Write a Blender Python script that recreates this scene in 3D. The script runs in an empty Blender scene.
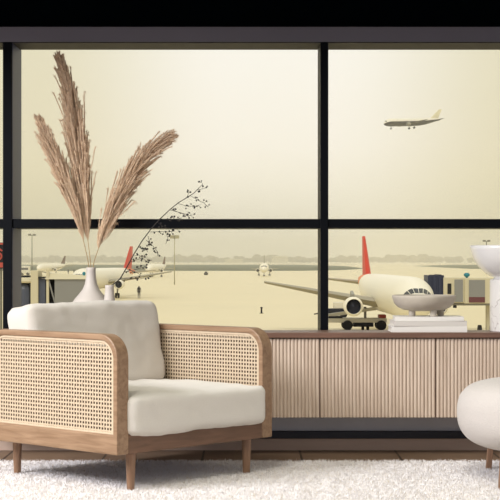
import bpy, bmesh, math, random
from mathutils import Vector, Matrix, noise
random.seed(7)
PI = math.pi
F = 1580.0            # focal length in pixels of the 500 px frame
HOR = 260.0           # horizon row
CAMZ = 1.0
GZ = -4.0             # tarmac level below the lounge floor
C = bpy.context.scene.collection

def P(px, py, d):
    return Vector(((px-250)*d/F, d, CAMZ-(py-HOR)*d/F))
def PX(px, d): return (px-250)*d/F
def PZ(py, d): return CAMZ-(py-HOR)*d/F

# ------------------------------------------------------------------ materials
def newmat(name):
    m = bpy.data.materials.new(name); m.use_nodes = True
    nt = m.node_tree
    return m, nt, nt.nodes['Principled BSDF']
def lin(c):
    return tuple(((x/255)/12.92 if x/255 <= .04045 else ((x/255+.055)/1.055)**2.4) for x in c) + (1,)
def plain(name, rgb, rough=.5, metal=0, spec=.5, bump=0, bscale=50, coat=0, var=0, vscale=4):
    m, nt, b = newmat(name)
    b.inputs['Base Color'].default_value = lin(rgb)
    b.inputs['Roughness'].default_value = rough
    b.inputs['Metallic'].default_value = metal
    b.inputs['Specular IOR Level'].default_value = spec
    b.inputs['Coat Weight'].default_value = coat
    if bump or var:
        tc = nt.nodes.new('ShaderNodeTexCoord')
    if bump:
        n = nt.nodes.new('ShaderNodeTexNoise'); n.inputs['Scale'].default_value = bscale
        n.inputs['Detail'].default_value = 4
        bp = nt.nodes.new('ShaderNodeBump'); bp.inputs['Strength'].default_value = bump
        bp.inputs['Distance'].default_value = .01
        nt.links.new(tc.outputs['Object'], n.inputs['Vector'])
        nt.links.new(n.outputs['Fac'], bp.inputs['Height'])
        nt.links.new(bp.outputs['Normal'], b.inputs['Normal'])
    if var:
        n2 = nt.nodes.new('ShaderNodeTexNoise'); n2.inputs['Scale'].default_value = vscale
        n2.inputs['Detail'].default_value = 5
        mx = nt.nodes.new('ShaderNodeMix'); mx.data_type = 'RGBA'
        c = lin(rgb)
        mx.inputs['A'].default_value = tuple(x*(1-var) for x in c[:3])+(1,)
        mx.inputs['B'].default_value = tuple(min(1, x*(1+var)) for x in c[:3])+(1,)
        nt.links.new(tc.outputs['Object'], n2.inputs['Vector'])
        nt.links.new(n2.outputs['Fac'], mx.inputs['Factor'])
        nt.links.new(mx.outputs['Result'], b.inputs['Base Color'])
    return m
def wood(name, a, b_, scale=(3, 40, 40), rough=.45):
    m, nt, b = newmat(name)
    tc = nt.nodes.new('ShaderNodeTexCoord'); mp = nt.nodes.new('ShaderNodeMapping')
    mp.inputs['Scale'].default_value = scale
    n = nt.nodes.new('ShaderNodeTexNoise'); n.inputs['Scale'].default_value = 1.6
    n.inputs['Detail'].default_value = 6; n.inputs['Distortion'].default_value = .6
    r = nt.nodes.new('ShaderNodeValToRGB')
    r.color_ramp.elements[0].position = .3; r.color_ramp.elements[0].color = lin(a)
    r.color_ramp.elements[1].position = .7; r.color_ramp.elements[1].color = lin(b_)
    bp = nt.nodes.new('ShaderNodeBump'); bp.inputs['Strength'].default_value = .15; bp.inputs['Distance'].default_value = .002
    L = nt.links.new
    L(tc.outputs['Object'], mp.inputs['Vector']); L(mp.outputs['Vector'], n.inputs['Vector'])
    L(n.outputs['Fac'], r.inputs['Fac']); L(r.outputs['Color'], b.inputs['Base Color'])
    L(n.outputs['Fac'], bp.inputs['Height']); L(bp.outputs['Normal'], b.inputs['Normal'])
    b.inputs['Roughness'].default_value = rough
    return m
def fabric(name, rgb, scale=260, strength=.5, var=.05, dark=None):
    m, nt, b = newmat(name)
    tc = nt.nodes.new('ShaderNodeTexCoord')
    n = nt.nodes.new('ShaderNodeTexNoise'); n.inputs['Scale'].default_value = scale; n.inputs['Detail'].default_value = 3
    n2 = nt.nodes.new('ShaderNodeTexNoise'); n2.inputs['Scale'].default_value = 9; n2.inputs['Detail'].default_value = 5
    n2.inputs['Distortion'].default_value = 1.0
    ad = nt.nodes.new('ShaderNodeMath'); ad.operation = 'MULTIPLY_ADD'; ad.inputs[1].default_value = 1.2
    bp = nt.nodes.new('ShaderNodeBump'); bp.inputs['Strength'].default_value = strength; bp.inputs['Distance'].default_value = .003
    mx = nt.nodes.new('ShaderNodeMix'); mx.data_type = 'RGBA'
    c = lin(rgb)
    mx.inputs['A'].default_value = tuple(x*(1-var*2) for x in c[:3])+(1,); mx.inputs['B'].default_value = c
    L = nt.links.new
    L(tc.outputs['Object'], n.inputs['Vector']); L(tc.outputs['Object'], n2.inputs['Vector'])
    L(n2.outputs['Fac'], ad.inputs[0]); L(n.outputs['Fac'], ad.inputs[2])
    L(ad.outputs['Value'], bp.inputs['Height']); L(bp.outputs['Normal'], b.inputs['Normal'])
    L(n.outputs['Fac'], mx.inputs['Factor']); L(mx.outputs['Result'], b.inputs['Base Color'])
    b.inputs['Roughness'].default_value = .95; b.inputs['Specular IOR Level'].default_value = .15
    b.inputs['Sheen Weight'].default_value = .25
    return m

M = {}
M['frame'] = plain('frame_paint', (4, 7, 14), .5, spec=.15, bump=.05, bscale=30)
M['lintel'] = plain('lintel_paint', (124, 122, 134), .45, var=.12, vscale=2)
M['ceil'] = plain('ceiling_paint', (2, 5, 9), .9, spec=.0)
M['lit_side'] = plain('lit_side_tone', (30, 42, 92), .5)  # daylight on the mullion sides, painted as a lighter blue-grey
M['panel'] = plain('grey_panel', (218, 222, 230), .5, var=.12, vscale=3)
M['navy'] = plain('navy_band', (26, 31, 45), .45)
M['base'] = plain('taupe_skirting', (204, 180, 164), .6, var=.05)
M['walnut'] = wood('walnut', (132, 103, 79), (164, 134, 108), (28, 3, 28))
M['walnut_rail'] = wood('walnut_rail', (98, 72, 54), (124, 92, 72), (3, 28, 28))
M['walnut_leg'] = wood('walnut_leg', (126, 96, 76), (156, 122, 98), (40, 40, 4))
M['walnut_top'] = wood('walnut_top', (96, 70, 58), (126, 94, 80), (2, 30, 30))
M['slat'] = wood('slat_oak', (196, 175, 158), (222, 204, 188), (60, 60, 3), .55)
M['slat_back'] = plain('slat_backing', (90, 68, 55), .7)
M['cane'] = plain('cane', (206, 187, 163), .55, var=.14, vscale=40)
M['hole_shade'] = plain('hole_shade_brown', (84, 64, 46), .8)  # shade inside the cane holes, painted as dark brown
M['linen'] = fabric('linen', (230, 226, 221), 300, .6)
M['linen2'] = fabric('linen_back', (216, 210, 203), 300, .7)
M['boucle'] = fabric('boucle', (212, 206, 204), 160, .8)
M['rugbase'] = plain('rug_base', (222, 213, 200), .95)
M['ceramic'] = plain('matt_ceramic', (204, 196, 189), .55, bump=.1, bscale=60)
M['stoneware'] = plain('stoneware', (196, 187, 174), .75, bump=.2, bscale=120, var=.06, vscale=30)
M['white_gloss'] = plain('white_glazed', (236, 234, 234), .18, coat=.4)
M['book_a'] = plain('book_cover_white', (232, 229, 226), .5)
M['book_b'] = plain('book_cover_grey', (214, 209, 205), .5)
M['paper'] = plain('paper', (226, 220, 212), .9, bump=.3, bscale=300)
M['pampas_stem'] = plain('straw_stem', (176, 142, 98), .7)
M['twig'] = plain('dark_twig', (46, 40, 38), .7)
M['berry'] = plain('dark_berry', (34, 28, 30), .5)
# marble
m, nt, b = newmat('marble')
tc = nt.nodes.new('ShaderNodeTexCoord'); n = nt.nodes.new('ShaderNodeTexNoise')
n.inputs['Scale'].default_value = 4; n.inputs['Detail'].default_value = 8; n.inputs['Distortion'].default_value = 2.2
r = nt.nodes.new('ShaderNodeValToRGB'); e = r.color_ramp.elements
e[0].position = .485; e[0].color = lin((226, 223, 221)); e[1].position = .515; e[1].color = lin((228, 225, 223))
x_ = e.new(.5); x_.color = lin((182, 176, 174))
nt.links.new(tc.outputs['Object'], n.inputs['Vector']); nt.links.new(n.outputs['Fac'], r.inputs['Fac'])
nt.links.new(r.outputs['Color'], b.inputs['Base Color']); b.inputs['Roughness'].default_value = .4
M['marble'] = m
# pampas plume
M['plume'] = plain('pampas_plume', (244, 204, 174), .95, spec=.05, var=.35, vscale=55)
# rug pile
m, nt, b = newmat('rug_pile')
b.inputs['Base Color'].default_value = lin((240, 238, 242)); b.inputs['Roughness'].default_value = .9
b.inputs['Specular IOR Level'].default_value = .1
M['pile'] = m
# floor planks
m, nt, b = newmat('floor_planks')
tc = nt.nodes.new('ShaderNodeTexCoord'); mp = nt.nodes.new('ShaderNodeMapping')
br = nt.nodes.new('ShaderNodeTexBrick')
br.inputs['Scale'].default_value = 1; br.inputs['Mortar Size'].default_value = .006
br.inputs['Brick Width'].default_value = 2.4; br.inputs['Row Height'].default_value = .5
br.inputs['Color1'].default_value = lin((134, 110, 90)); br.inputs['Color2'].default_value = lin((146, 120, 100))
br.inputs['Mortar'].default_value = lin((62, 46, 38))
mp.inputs['Rotation'].default_value = (0, 0, PI/2)
mp.inputs['Location'].default_value = (0, .24, 0)
n = nt.nodes.new('ShaderNodeTexNoise'); n.inputs['Scale'].default_value = 12; n.inputs['Detail'].default_value = 5
mx = nt.nodes.new('ShaderNodeMix'); mx.data_type = 'RGBA'; mx.blend_type = 'MULTIPLY'; mx.inputs['Factor'].default_value = .35
L = nt.links.new
L(tc.outputs['Object'], mp.inputs['Vector']); L(mp.outputs['Vector'], br.inputs['Vector'])
L(tc.outputs['Object'], n.inputs['Vector']); L(br.outputs['Color'], mx.inputs['A']); L(n.outputs['Fac'], mx.inputs['B'])
L(mx.outputs['Result'], b.inputs['Base Color']); b.inputs['Roughness'].default_value = .5
M['floor'] = m
# window glass: clear with a faint reflection
m, nt, b = newmat('clear_glass'); nt.nodes.remove(b)
out = nt.nodes['Material Output']
tr = nt.nodes.new('ShaderNodeBsdfTransparent'); gl = nt.nodes.new('ShaderNodeBsdfGlossy')
gl.inputs['Roughness'].default_value = .02
fr = nt.nodes.new('ShaderNodeFresnel'); fr.inputs['IOR'].default_value = 1.12
ms = nt.nodes.new('ShaderNodeMixShader')
L = nt.links.new
L(fr.outputs[0], ms.inputs[0]); L(tr.outputs[0], ms.inputs[1]); L(gl.outputs[0], ms.inputs[2]); L(ms.outputs[0], out.inputs['Surface'])
M['glass'] = m
# outside
M['tarmac'] = plain('wet_tarmac', (228, 216, 180), .42, spec=.35, var=.07, vscale=.05)
M['grass'] = plain('airfield_grass', (50, 66, 42), .9, var=.2, vscale=.01)
M['tree'] = plain('far_trees', (112, 102, 72), .95, var=.2, vscale=.05)
M['farwall'] = plain('far_building', (196, 188, 160), .8)
M['hull'] = plain('aircraft_white', (250, 246, 234), .35)
M['hullgrey'] = plain('aircraft_grey', (150, 148, 140), .4)
M['wing'] = plain('wing_grey', (164, 158, 142), .45)
M['slate'] = plain('aircraft_slate', (24, 26, 40), .5)
M['red'] = plain('fin_red', (214, 62, 44), .45)
M['orange'] = plain('tail_orange', (232, 132, 74), .45)
M['brownfin'] = plain('fin_brown', (112, 84, 74), .5)
M['palefin'] = plain('fin_pale', (248, 242, 212), .5)
M['dark'] = plain('dark_rubber', (26, 26, 30), .6)
M['fan'] = plain('engine_fan', (24, 28, 46), .4, metal=.3)
M['cockpit'] = plain('cockpit_glass', (72, 76, 84), .2)
M['cream'] = plain('bridge_cream', (216, 208, 180), .5)
M['bnavy'] = plain('bridge_navy', (48, 54, 78), .55)
M['bgrey'] = plain('bridge_grey', (146, 146, 144), .4)
M['bblue'] = plain('bridge_blue_panel', (84, 90, 108), .4)
M['maroon'] = plain('bridge_maroon', (112, 68, 72), .6)
M['teal'] = plain('beacon_teal', (40, 132, 150), .4)
M['cloth'] = plain('dark_workwear', (52, 50, 56), .9)
M['skin'] = plain('skin', (190, 150, 125), .6)
M['post'] = plain('lamp_post_grey', (112, 110, 98), .6)
M['postpale'] = plain('lamp_post_pale', (176, 170, 142), .6)
M['signred'] = plain('sign_red', (190, 84, 74), .5)
M['vehicle'] = plain('vehicle_white', (226, 222, 208), .4)
M['rustred'] = plain('loader_red', (176, 74, 60), .5)

# ------------------------------------------------------------------ helpers
def link(name, me, mats=None, parent=None, loc=None):
    o = bpy.data.objects.new(name, me); C.objects.link(o)
    if mats is not None and me is not None:
        for mm in (mats if isinstance(mats, (list, tuple)) else [mats]): me.materials.append(mm)
    if parent: o.parent = parent
    if loc is not None: o.location = loc
    return o
def tag(o, label, cat, group=None, kind=None):
    o['label'] = label; o['category'] = cat
    if group: o['group'] = group
    if kind: o['kind'] = kind
    return o
def thing(name, label, cat, loc=(0, 0, 0), rz=0, group=None):
    o = link(name, None); o.location = loc; o.rotation_euler = (0, 0, rz)
    return tag(o, label, cat, group)
class MB:
    def __init__(s): s.v = []; s.f = []; s.m = []; s.mi = 0
    def add(s, vs, fs):
        k = len(s.v); s.v += [tuple(v) for v in vs]; s.f += [tuple(i+k for i in f) for f in fs]; s.m += [s.mi]*len(fs)
    def box(s, x0, x1, y0, y1, z0, z1):
        s.add([(x0,y0,z0),(x1,y0,z0),(x1,y1,z0),(x0,y1,z0),(x0,y0,z1),(x1,y0,z1),(x1,y1,z1),(x0,y1,z1)],
              [(0,3,2,1),(4,5,6,7),(0,1,5,4),(1,2,6,5),(2,3,7,6),(3,0,4,7)])
    def bar(s, a, b, w, h=None):
        a = Vector(a); b = Vector(b); h = h or w
        d = (b-a).normalized(); up = Vector((0,0,1)) if abs(d.z) < .95 else Vector((0,1,0))
        x = d.cross(up).normalized(); y = x.cross(d).normalized()
        vs = [p + x*sx*w/2 + y*sy*h/2 for p in (a, b) for sx, sy in ((-1,-1),(1,-1),(1,1),(-1,1))]
        s.add(vs, [(3,2,1,0),(4,5,6,7),(0,1,5,4),(1,2,6,5),(2,3,7,6),(3,0,4,7)])
    def tube(s, pts, radii, n=8, cap=True):
        pts = [Vector(p) for p in pts]
        if not isinstance(radii, (list, tuple)): radii = [radii]*len(pts)
        rings = []; ref = None
        for i, p in enumerate(pts):
            t = (pts[min(i+1, len(pts)-1)]-pts[max(i-1, 0)]).normalized()
            if ref is None:
                ref = t.orthogonal().normalized()
            x = (ref - t*ref.dot(t)).normalized(); ref = x; y = t.cross(x)
            rings.append([p + (x*math.cos(2*PI*k/n)+y*math.sin(2*PI*k/n))*radii[i] for k in range(n)])
        vs = [v for r_ in rings for v in r_]; fs = []
        for i in range(len(pts)-1):
            for k in range(n):
                fs.append((i*n+k, i*n+(k+1)%n, (i+1)*n+(k+1)%n, (i+1)*n+k))
        if cap:
            fs.append(tuple(reversed(range(n)))); fs.append(tuple((len(pts)-1)*n+k for k in range(n)))
        s.add(vs, fs)
    def lathe(s, prof, n=48, c=(0, 0, 0), cap=False):     # prof: (r, z)
        vs = [(c[0]+r*math.cos(2*PI*k/n), c[1]+r*math.sin(2*PI*k/n), c[2]+z) for r, z in prof for k in range(n)]
        fs = [(i*n+k, i*n+(k+1)%n, (i+1)*n+(k+1)%n, (i+1)*n+k) for i in range(len(prof)-1) for k in range(n)]
        if cap:
            fs.append(tuple(reversed(range(n)))); fs.append(tuple((len(prof)-1)*n+k for k in range(n)))
        s.add(vs, fs)
    def ball(s, c, r, n=8, m_=5, sc=(1, 1, 1)):
        vs = [(c[0], c[1], c[2]-r*sc[2])]
        for i in range(1, m_):
            a = -PI/2+PI*i/m_
            for k in range(n):
                vs.append((c[0]+r*sc[0]*math.cos(a)*math.cos(2*PI*k/n), c[1]+r*sc[1]*math.cos(a)*math.sin(2*PI*k/n), c[2]+r*sc[2]*math.sin(a)))
        vs.append((c[0], c[1], c[2]+r*sc[2])); fs = []
        for k in range(n): fs.append((0, 1+(k+1)%n, 1+k))
        for i in range(m_-2):
            for k in range(n):
                fs.append((1+i*n+k, 1+i*n+(k+1)%n, 1+(i+1)*n+(k+1)%n, 1+(i+1)*n+k))
        t = len(vs)-1; o = 1+(m_-2)*n
        for k in range(n): fs.append((o+k, o+(k+1)%n, t))
        s.add(vs, fs)
    def build(s, name, mats, parent=None, smooth=False, bevel=0, seg=2, loc=None):
        me = bpy.data.meshes.new(name); me.from_pydata(s.v, [], s.f); me.update()
        if smooth: me.polygons.foreach_set('use_smooth', [True]*len(me.polygons))
        if any(s.m): me.polygons.foreach_set('material_index', s.m)
        o = link(name, me, mats, parent, loc)
        if bevel:
            bv = o.modifiers.new('bevel', 'BEVEL'); bv.width = bevel; bv.segments = seg; bv.limit_method = 'ANGLE'
            bv.angle_limit = math.radians(40)
        return o
def boxobj(name, mat, x0, x1, y0, y1, z0, z1, parent=None, bevel=0):
    q = MB(); q.box(x0, x1, y0, y1, z0, z1)
    return q.build(name, mat, parent, bevel=bevel)
def struct(o): o['kind'] = 'structure'; return o

# ------------------------------------------------------------------ room shell
WY = 8.316         # front face of the window wall
FB = 8.66          # back of the window frames
XL, XR = -3.35, 3.55
struct(boxobj('floor', M['floor'], XL, XR, 0, WY+.4, -.25, 0))
struct(boxobj('ceiling', M['ceil'], XL, XR, 7.2, FB+.1, 2.227, 3.4))
struct(boxobj('trim_1', M['lintel'], XL, XR, WY, 8.60, 2.148, 2.227))
M['lintel_shade'] = plain('lintel_shade_tone', (34, 32, 42), .6, spec=.2)  # shade under the lintel, put into a darker colour
struct(boxobj('underside_shade', M['lintel_shade'], XL, XR, WY+.004, 8.60, 2.144, 2.148))  # added strip that carries the painted shade of the underside
struct(boxobj('wall_back', M['panel'], XL, XR, WY, FB, 0, .47))
struct(boxobj('trim_2', M['navy'], XL, XR, WY-.03, WY, .063, .102, bevel=.003))
struct(boxobj('baseboard_back', M['base'], XL, XR, WY-.012, WY, 0, .063))
struct(boxobj('trim_3', M['frame'], XL, XR, WY-.01, FB, .47, .50, bevel=.003))
mull = [(-1.301, -1.253), (.371, .411), (2.03, 2.075)]
ranges = [(XL, mull[0][0], None), (mull[0][1], mull[1][0], mull[0]), (mull[1][1], mull[2][0], mull[1]), (mull[2][1], XR, mull[2])]
for i, (a, b_, mu) in enumerate(ranges):
    w = link('window_%d' % (i+1), None); w['kind'] = 'structure'; w.location = ((a+b_)/2, WY, .5)
    inv = Matrix.Translation(-w.location)
    cx, cy, cz = w.location
    def wb(nm, mt, x0, x1, y0, y1, z0, z1, bev=0):
        return boxobj(nm, mt, x0-cx, x1-cx, y0-cy, y1-cy, z0-cz, z1-cz, w, bev)
    if mu: wb('mullion', M['frame'], mu[0], mu[1], WY, FB, .5, 2.148, .002)
    if mu: wb('lit_side', M['lit_side'], mu[1], mu[1]+.002, WY+.012, FB-.012, .5, 2.148)  # thin strip coloured so the side face looks lit from outside
    wb('transom', M['frame'], a, b_, WY+.01, FB-.01, 1.168, 1.216, .002)
    wb('glass_pane', M['glass'], a, b_, 8.50, 8.506, .5, 1.168)
    wb('glass_pane', M['glass'], a, b_, 8.50, 8.506, 1.216, 2.148)

# ------------------------------------------------------------------ rug
RX0, RX1, RY0, RY1 = -1.75, 1.95, 5.7, 7.80
rug = boxobj('rug', M['rugbase'], RX0, RX1, RY0, RY1, .001, .004)
tag(rug, 'large cream shaggy rug spread over the wooden floor under the armchair', 'rug')
rr = random.Random(3)
vs, fs = [], []
NT = 230000
for i in range(NT):
    x = rr.uniform(RX0, RX1); y = RY0+(RY1-RY0)*rr.random()
    if y > RY1-.03: y += rr.uniform(-.02, .03)
    clump = noise.noise(Vector((x*22, y*14, 0)))
    h = .007+.008*rr.random()+.004*clump
    a = 3*PI*noise.noise(Vector((x*14, y*9, 3.3)))+rr.uniform(-2, 2)
    lx, ly = math.cos(a)*h*rr.uniform(.3, 1.1), math.sin(a)*h*rr.uniform(.3, 1.1)
    wa = rr.uniform(0, PI); wx, wy = math.cos(wa)*.0014, math.sin(wa)*.0014
    k = len(vs)
    vs += [(x-wx, y-wy, .003), (x+wx, y+wy, .003), (x+wx*.8+lx*.4, y+wy*.8+ly*.4, .003+h*.65),
           (x-wx*.8+lx*.4, y-wy*.8+ly*.4, .003+h*.65), (x+lx, y+ly, .003+h)]
    fs += [(k, k+1, k+2, k+3), (k+3, k+2, k+4)]
me = bpy.data.meshes.new('pile'); me.from_pydata(vs, [], fs); me.update()
pile = link('pile', me, M['pile'], rug); pile['kind'] = 'stuff'
RT = .012           # height at which legs stand in the rug

# ------------------------------------------------------------------ cushions
def cushion(name, mat, hx, hy, hz, r, parent, puff=.02, seed=0, wr=.006, nx=36, ny=30, nz=12):
    vs, fs = [], []; idx = {}
    def vert(i, j, k):
        key = (i, j, k)
        if key in idx: return idx[key]
        a, b_, c = 2*i/nx-1, 2*j/ny-1, 2*k/nz-1
        p = Vector((a*hx, b_*hy, c*hz))
        q = Vector((max(-hx+r, min(hx-r, p.x)), max(-hy+r, min(hy-r, p.y)), max(-hz+r, min(hz-r, p.z))))
        dlt = p-q
        if dlt.length > 1e-9:
            p = q+dlt.normalized()*r
        ed = (1-a*a)*(1-b_*b_)
        p.z += (1 if c > 0 else -1)*abs(c)**2*puff*(ed**.5 if ed > 0 else 0)
        pinch = 1-.04*(1-c*c)*0
        # squash the corners so that they read as sewn
        cr = (abs(a)*abs(b_))**6
        p.x *= 1-.02*cr; p.y *= 1-.02*cr
        nv = Vector((p.x*7+seed*3.1, p.y*7, p.z*7))
        w = noise.noise(nv)*wr + noise.noise(nv*2.7)*wr*.5
        n_ = Vector((p.x/hx**2, p.y/hy**2, p.z/hz**2)).normalized()
        p += n_*w
        idx[key] = len(vs); vs.append(tuple(p)); return idx[key]
    for i in range(nx):
        for j in range(ny):
            fs.append((vert(i,j,0), vert(i,j+1,0), vert(i+1,j+1,0), vert(i+1,j,0)))
            fs.append((vert(i,j,nz), vert(i+1,j,nz), vert(i+1,j+1,nz), vert(i,j+1,nz)))
    for i in range(nx):
        for k in range(nz):
            fs.append((vert(i,0,k), vert(i+1,0,k), vert(i+1,0,k+1), vert(i,0,k+1)))
            fs.append((vert(i,ny,k), vert(i,ny,k+1), vert(i+1,ny,k+1), vert(i+1,ny,k)))
    for j in range(ny):
        for k in range(nz):
            fs.append((vert(0,j,k), vert(0,j,k+1), vert(0,j+1,k+1), vert(0,j+1,k)))
            fs.append((vert(nx,j,k), vert(nx,j+1,k), vert(nx,j+1,k+1), vert(nx,j,k+1)))
    q = MB(); q.add(vs, fs)
    o = q.build(name, mat, parent, smooth=True)
    return o

# ------------------------------------------------------------------ armchair
th = math.radians(47)
U = Vector((math.cos(th), math.sin(th), 0)); V = Vector((-math.sin(th), math.cos(th), 0))
C1 = Vector((-.564, 6.70, 0))
HW, HD = .49, .44
chair = thing('armchair', 'walnut framed armchair with woven cane sides and cream linen cushions on the rug', 'armchair', C1+U*HW+V*HD, th)
ZB, ZT, TH = .17, .682, .068
def outline(y0, y1, z0, z1, r, n=10):
    pts = [(y0, z0)]
    for k in range(n+1):
        a = PI-PI/2*k/n; pts.append((y0+r+math.cos(a)*r, z1-r+math.sin(a)*r))
    for k in range(n+1):
        a = PI/2-PI/2*k/n; pts.append((y1-r+math.cos(a)*r, z1-r+math.sin(a)*r))
    pts.append((y1, z0)); return pts
def ring(q, outer, inner, x0, x1):
    n = len(outer)
    vs = [(x, y, z) for x in (x0, x1) for lst in (outer, inner) for y, z in lst]
    O0, I0, O1, I1 = 0, n, 2*n, 3*n; fs = []
    for k in range(n):
        j = (k+1) % n
        fs += [(O0+k, O0+j, I0+j, I0+k), (O1+k, I1+k, I1+j, O1+j), (O0+k, O1+k, O1+j, O0+j), (I0+k, I0+j, I1+j, I1+k)]
    q.add(vs, fs)
RIN = .026
out_pts = outline(-HD, HD, ZB, ZT, .105)
in_pts = outline(-HD+RIN, HD-RIN, ZB+.085, ZT-RIN, .083)
bead_in = outline(-HD+RIN+.011, HD-RIN-.011, ZB+.085+.009, ZT-RIN-.010, .074)
def cane_sheet(parent, x, y0, y1, z0, z1, r, name='cane_panel', pitch=.0178, w=.0076):
    q = MB()
    ny = round((y1-y0)/pitch); nz = round((z1-z0)/pitch); py = (y1-y0)/ny; pz = (z1-z0)/nz
    def zmax(y):
        dy = max(0, (y0+r)-y, y-(y1-r))
        return z1 if dy <= 0 else z1-r+math.sqrt(max(0, r*r-dy*dy))
    def yin(z):
        dz = z-(z1-r)
        if dz <= 0: return 0
        return r-math.sqrt(max(0, r*r-dz*dz))
    t = .0012
    for j in range(nz):                      # horizontal strands
        z = z0+pz*(j+.5); s_ = yin(z); ya, yb = y0+s_, y1-s_
        pts = []
        for i in range(ny*2+1):
            y = y0+py*i/2
            if y < ya or y > yb: continue
            pts.append((y, x+t*math.sin(PI*(y-y0)/py + PI*j)))
        for (a, xa), (b_, xb) in zip(pts[:-1], pts[1:]):
            q.add([(xa, a, z-w/2), (xb, b_, z-w/2), (xb, b_, z+w/2), (xa, a, z+w/2)], [(0, 1, 2, 3)])
    for i in range(ny):                      # vertical strands
        y = y0+py*(i+.5); zt = zmax(y)
        pts = []
        for j in range(nz*2+1):
            z = z0+pz*j/2
            if z > zt: continue
            pts.append((z, x-t*math.sin(PI*(z-z0)/pz+PI*i)))
        for (a, xa), (b_, xb) in zip(pts[:-1], pts[1:]):
            q.add([(xa, y-w/2, a), (xa, y+w/2, a), (xb, y+w/2, b_), (xb, y-w/2, b_)], [(0, 1, 2, 3)])
    o = q.build(name, M['cane'], parent)
    so = o.modifiers.new('thick', 'SOLIDIFY'); so.thickness = .0012
    return o
for sx in (-1, 1):
    q = MB(); xa, xb = (-HW, -HW+TH) if sx < 0 else (HW-TH, HW)
    ring(q, out_pts, in_pts, xa, xb)
    arm = q.build('armrest', M['walnut'], chair, bevel=.005, seg=2)
    boxobj('hole_shade_sheet', M['hole_shade'], xa+TH/2-.003, xa+TH/2+.003, -HD+RIN-.002, HD-RIN+.002, ZB+.08, ZT-RIN-.03, arm)  # added sheet between the canes that makes the holes look shaded
    for xo in (xa+.010, xb-.010):
        q = MB(); ring(q, in_pts, bead_in, xo-.005, xo+.005)
        q.build('cane_border', M['cane'], arm, bevel=.002)
        cane_sheet(arm, xo, -HD+RIN+.006, HD-RIN-.006, ZB+.09, ZT-RIN-.005, .078)
# rails and back
boxobj('front_rail', M['walnut_rail'], -HW+TH, HW-TH, -HD+.002, -HD+.034, ZB, ZB+.083, chair, .003)
bk = boxobj('top_rail', M['walnut_rail'], -HW+TH, HW-TH, HD-.036, HD, ZT-.03, ZT-.002, chair, .003)
boxobj('bottom_rail', M['walnut_rail'], -HW+TH, HW-TH, HD-.036, HD, ZB, ZB+.083, chair, .003)
co = cane_sheet(bk, 0, -HW+TH, HW-TH, ZB+.083, ZT-.03, .001)
co.rotation_euler = (0, 0, PI/2); co.location = (0, HD-.02, 0)
boxobj('seat_deck', M['slat_back'], -HW+TH, HW-TH, -HD+.034, HD-.036, ZB+.03, ZB+.07, chair)
for lx in (-.37, .36):
    for ly in (-HD+.045, HD-.06):
        q = MB(); prof = [(.0, .004), (.0145, .004), (.0165, RT), (.023, ZB), (.023, ZB+.03), (0, ZB+.03)]
        q.lathe(prof, 24, (lx, ly, 0)); q.build('leg', M['walnut_leg'], chair, smooth=True)
sc_ = cushion('seat_cushion', M['linen'], HW-TH+.001, .375, .086, .030, chair, puff=.010, seed=1, wr=.009)
for v_ in sc_.data.vertices:
    if v_.co.y < -.338: v_.co.x *= 1.035
sc_.location = (0, -HD+.375-.034, ZB+.083+.076)
bc = cushion('back_cushion', M['linen2'], HW-TH-.004, .208, .088, .04, chair, puff=.018, seed=5, wr=.009)
bc.rotation_euler = (math.radians(90-11), 0, 0)
bc.location = (0, .300, .588)

# ------------------------------------------------------------------ sideboard
SY, SBK = 8.035, 8.316-.001
sx0, sx1 = PX(-28, SY), PX(552, SY)
sb = thing('sideboard', 'long wall mounted sideboard with slatted oak doors and dark walnut top', 'sideboard', ((sx0+sx1)/2, (SY+SBK)/2, PZ(418, 8.035)))
cx, cy, cz = sb.location
zt, ztb = PZ(332.6, 8.023), PZ(338, 8.023)
q = MB(); q.box(sx0-cx, sx1-cx, SY+.02-cy, SBK-cy, 0, ztb-cz)
q.build('cabinet_body', M['walnut_top'], sb, bevel=.002)
q = MB(); q.box(sx0-cx-.006, sx1-cx+.006, SY-.012-cy, SBK-cy, ztb-cz, zt-cz)
q.build('tabletop', M['walnut_top'], sb, bevel=.003)
dw = (sx1-sx0)/5
for k in range(5):
    a = sx0+dw*k+.003-cx; b_ = sx0+dw*(k+1)-.003-cx
    q = MB(); n = 32; pit = (b_-a)/n; g = .0024; r = (pit-g)/2
    y0 = SY+.010-cy; pts = [(a, y0)]
    for s_ in range(n):
        c = a+pit*(s_+.5)
        pts.append((c-r, y0))
        for t_ in range(7):
            an = PI-PI*t_/6; pts.append((c+math.cos(an)*r, y0-.004-math.sin(an)*.0055))
        pts.append((c+r, y0))
    pts.append((b_, y0))
    pts += [(b_, SY+.019-cy), (a, SY+.019-cy)]
    z0, z1 = .003, ztb-cz-.004
    m_ = len(pts); vs = [(x, y, z) for z in (z0, z1) for x, y in pts]
    fs = [(i, (i+1) % m_, m_+(i+1) % m_, m_+i) for i in range(m_)] + [tuple(range(m_)), tuple(reversed(range(m_, 2*m_)))]
    q.add(vs, fs); q.build('door', M['slat'], sb)

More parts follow.
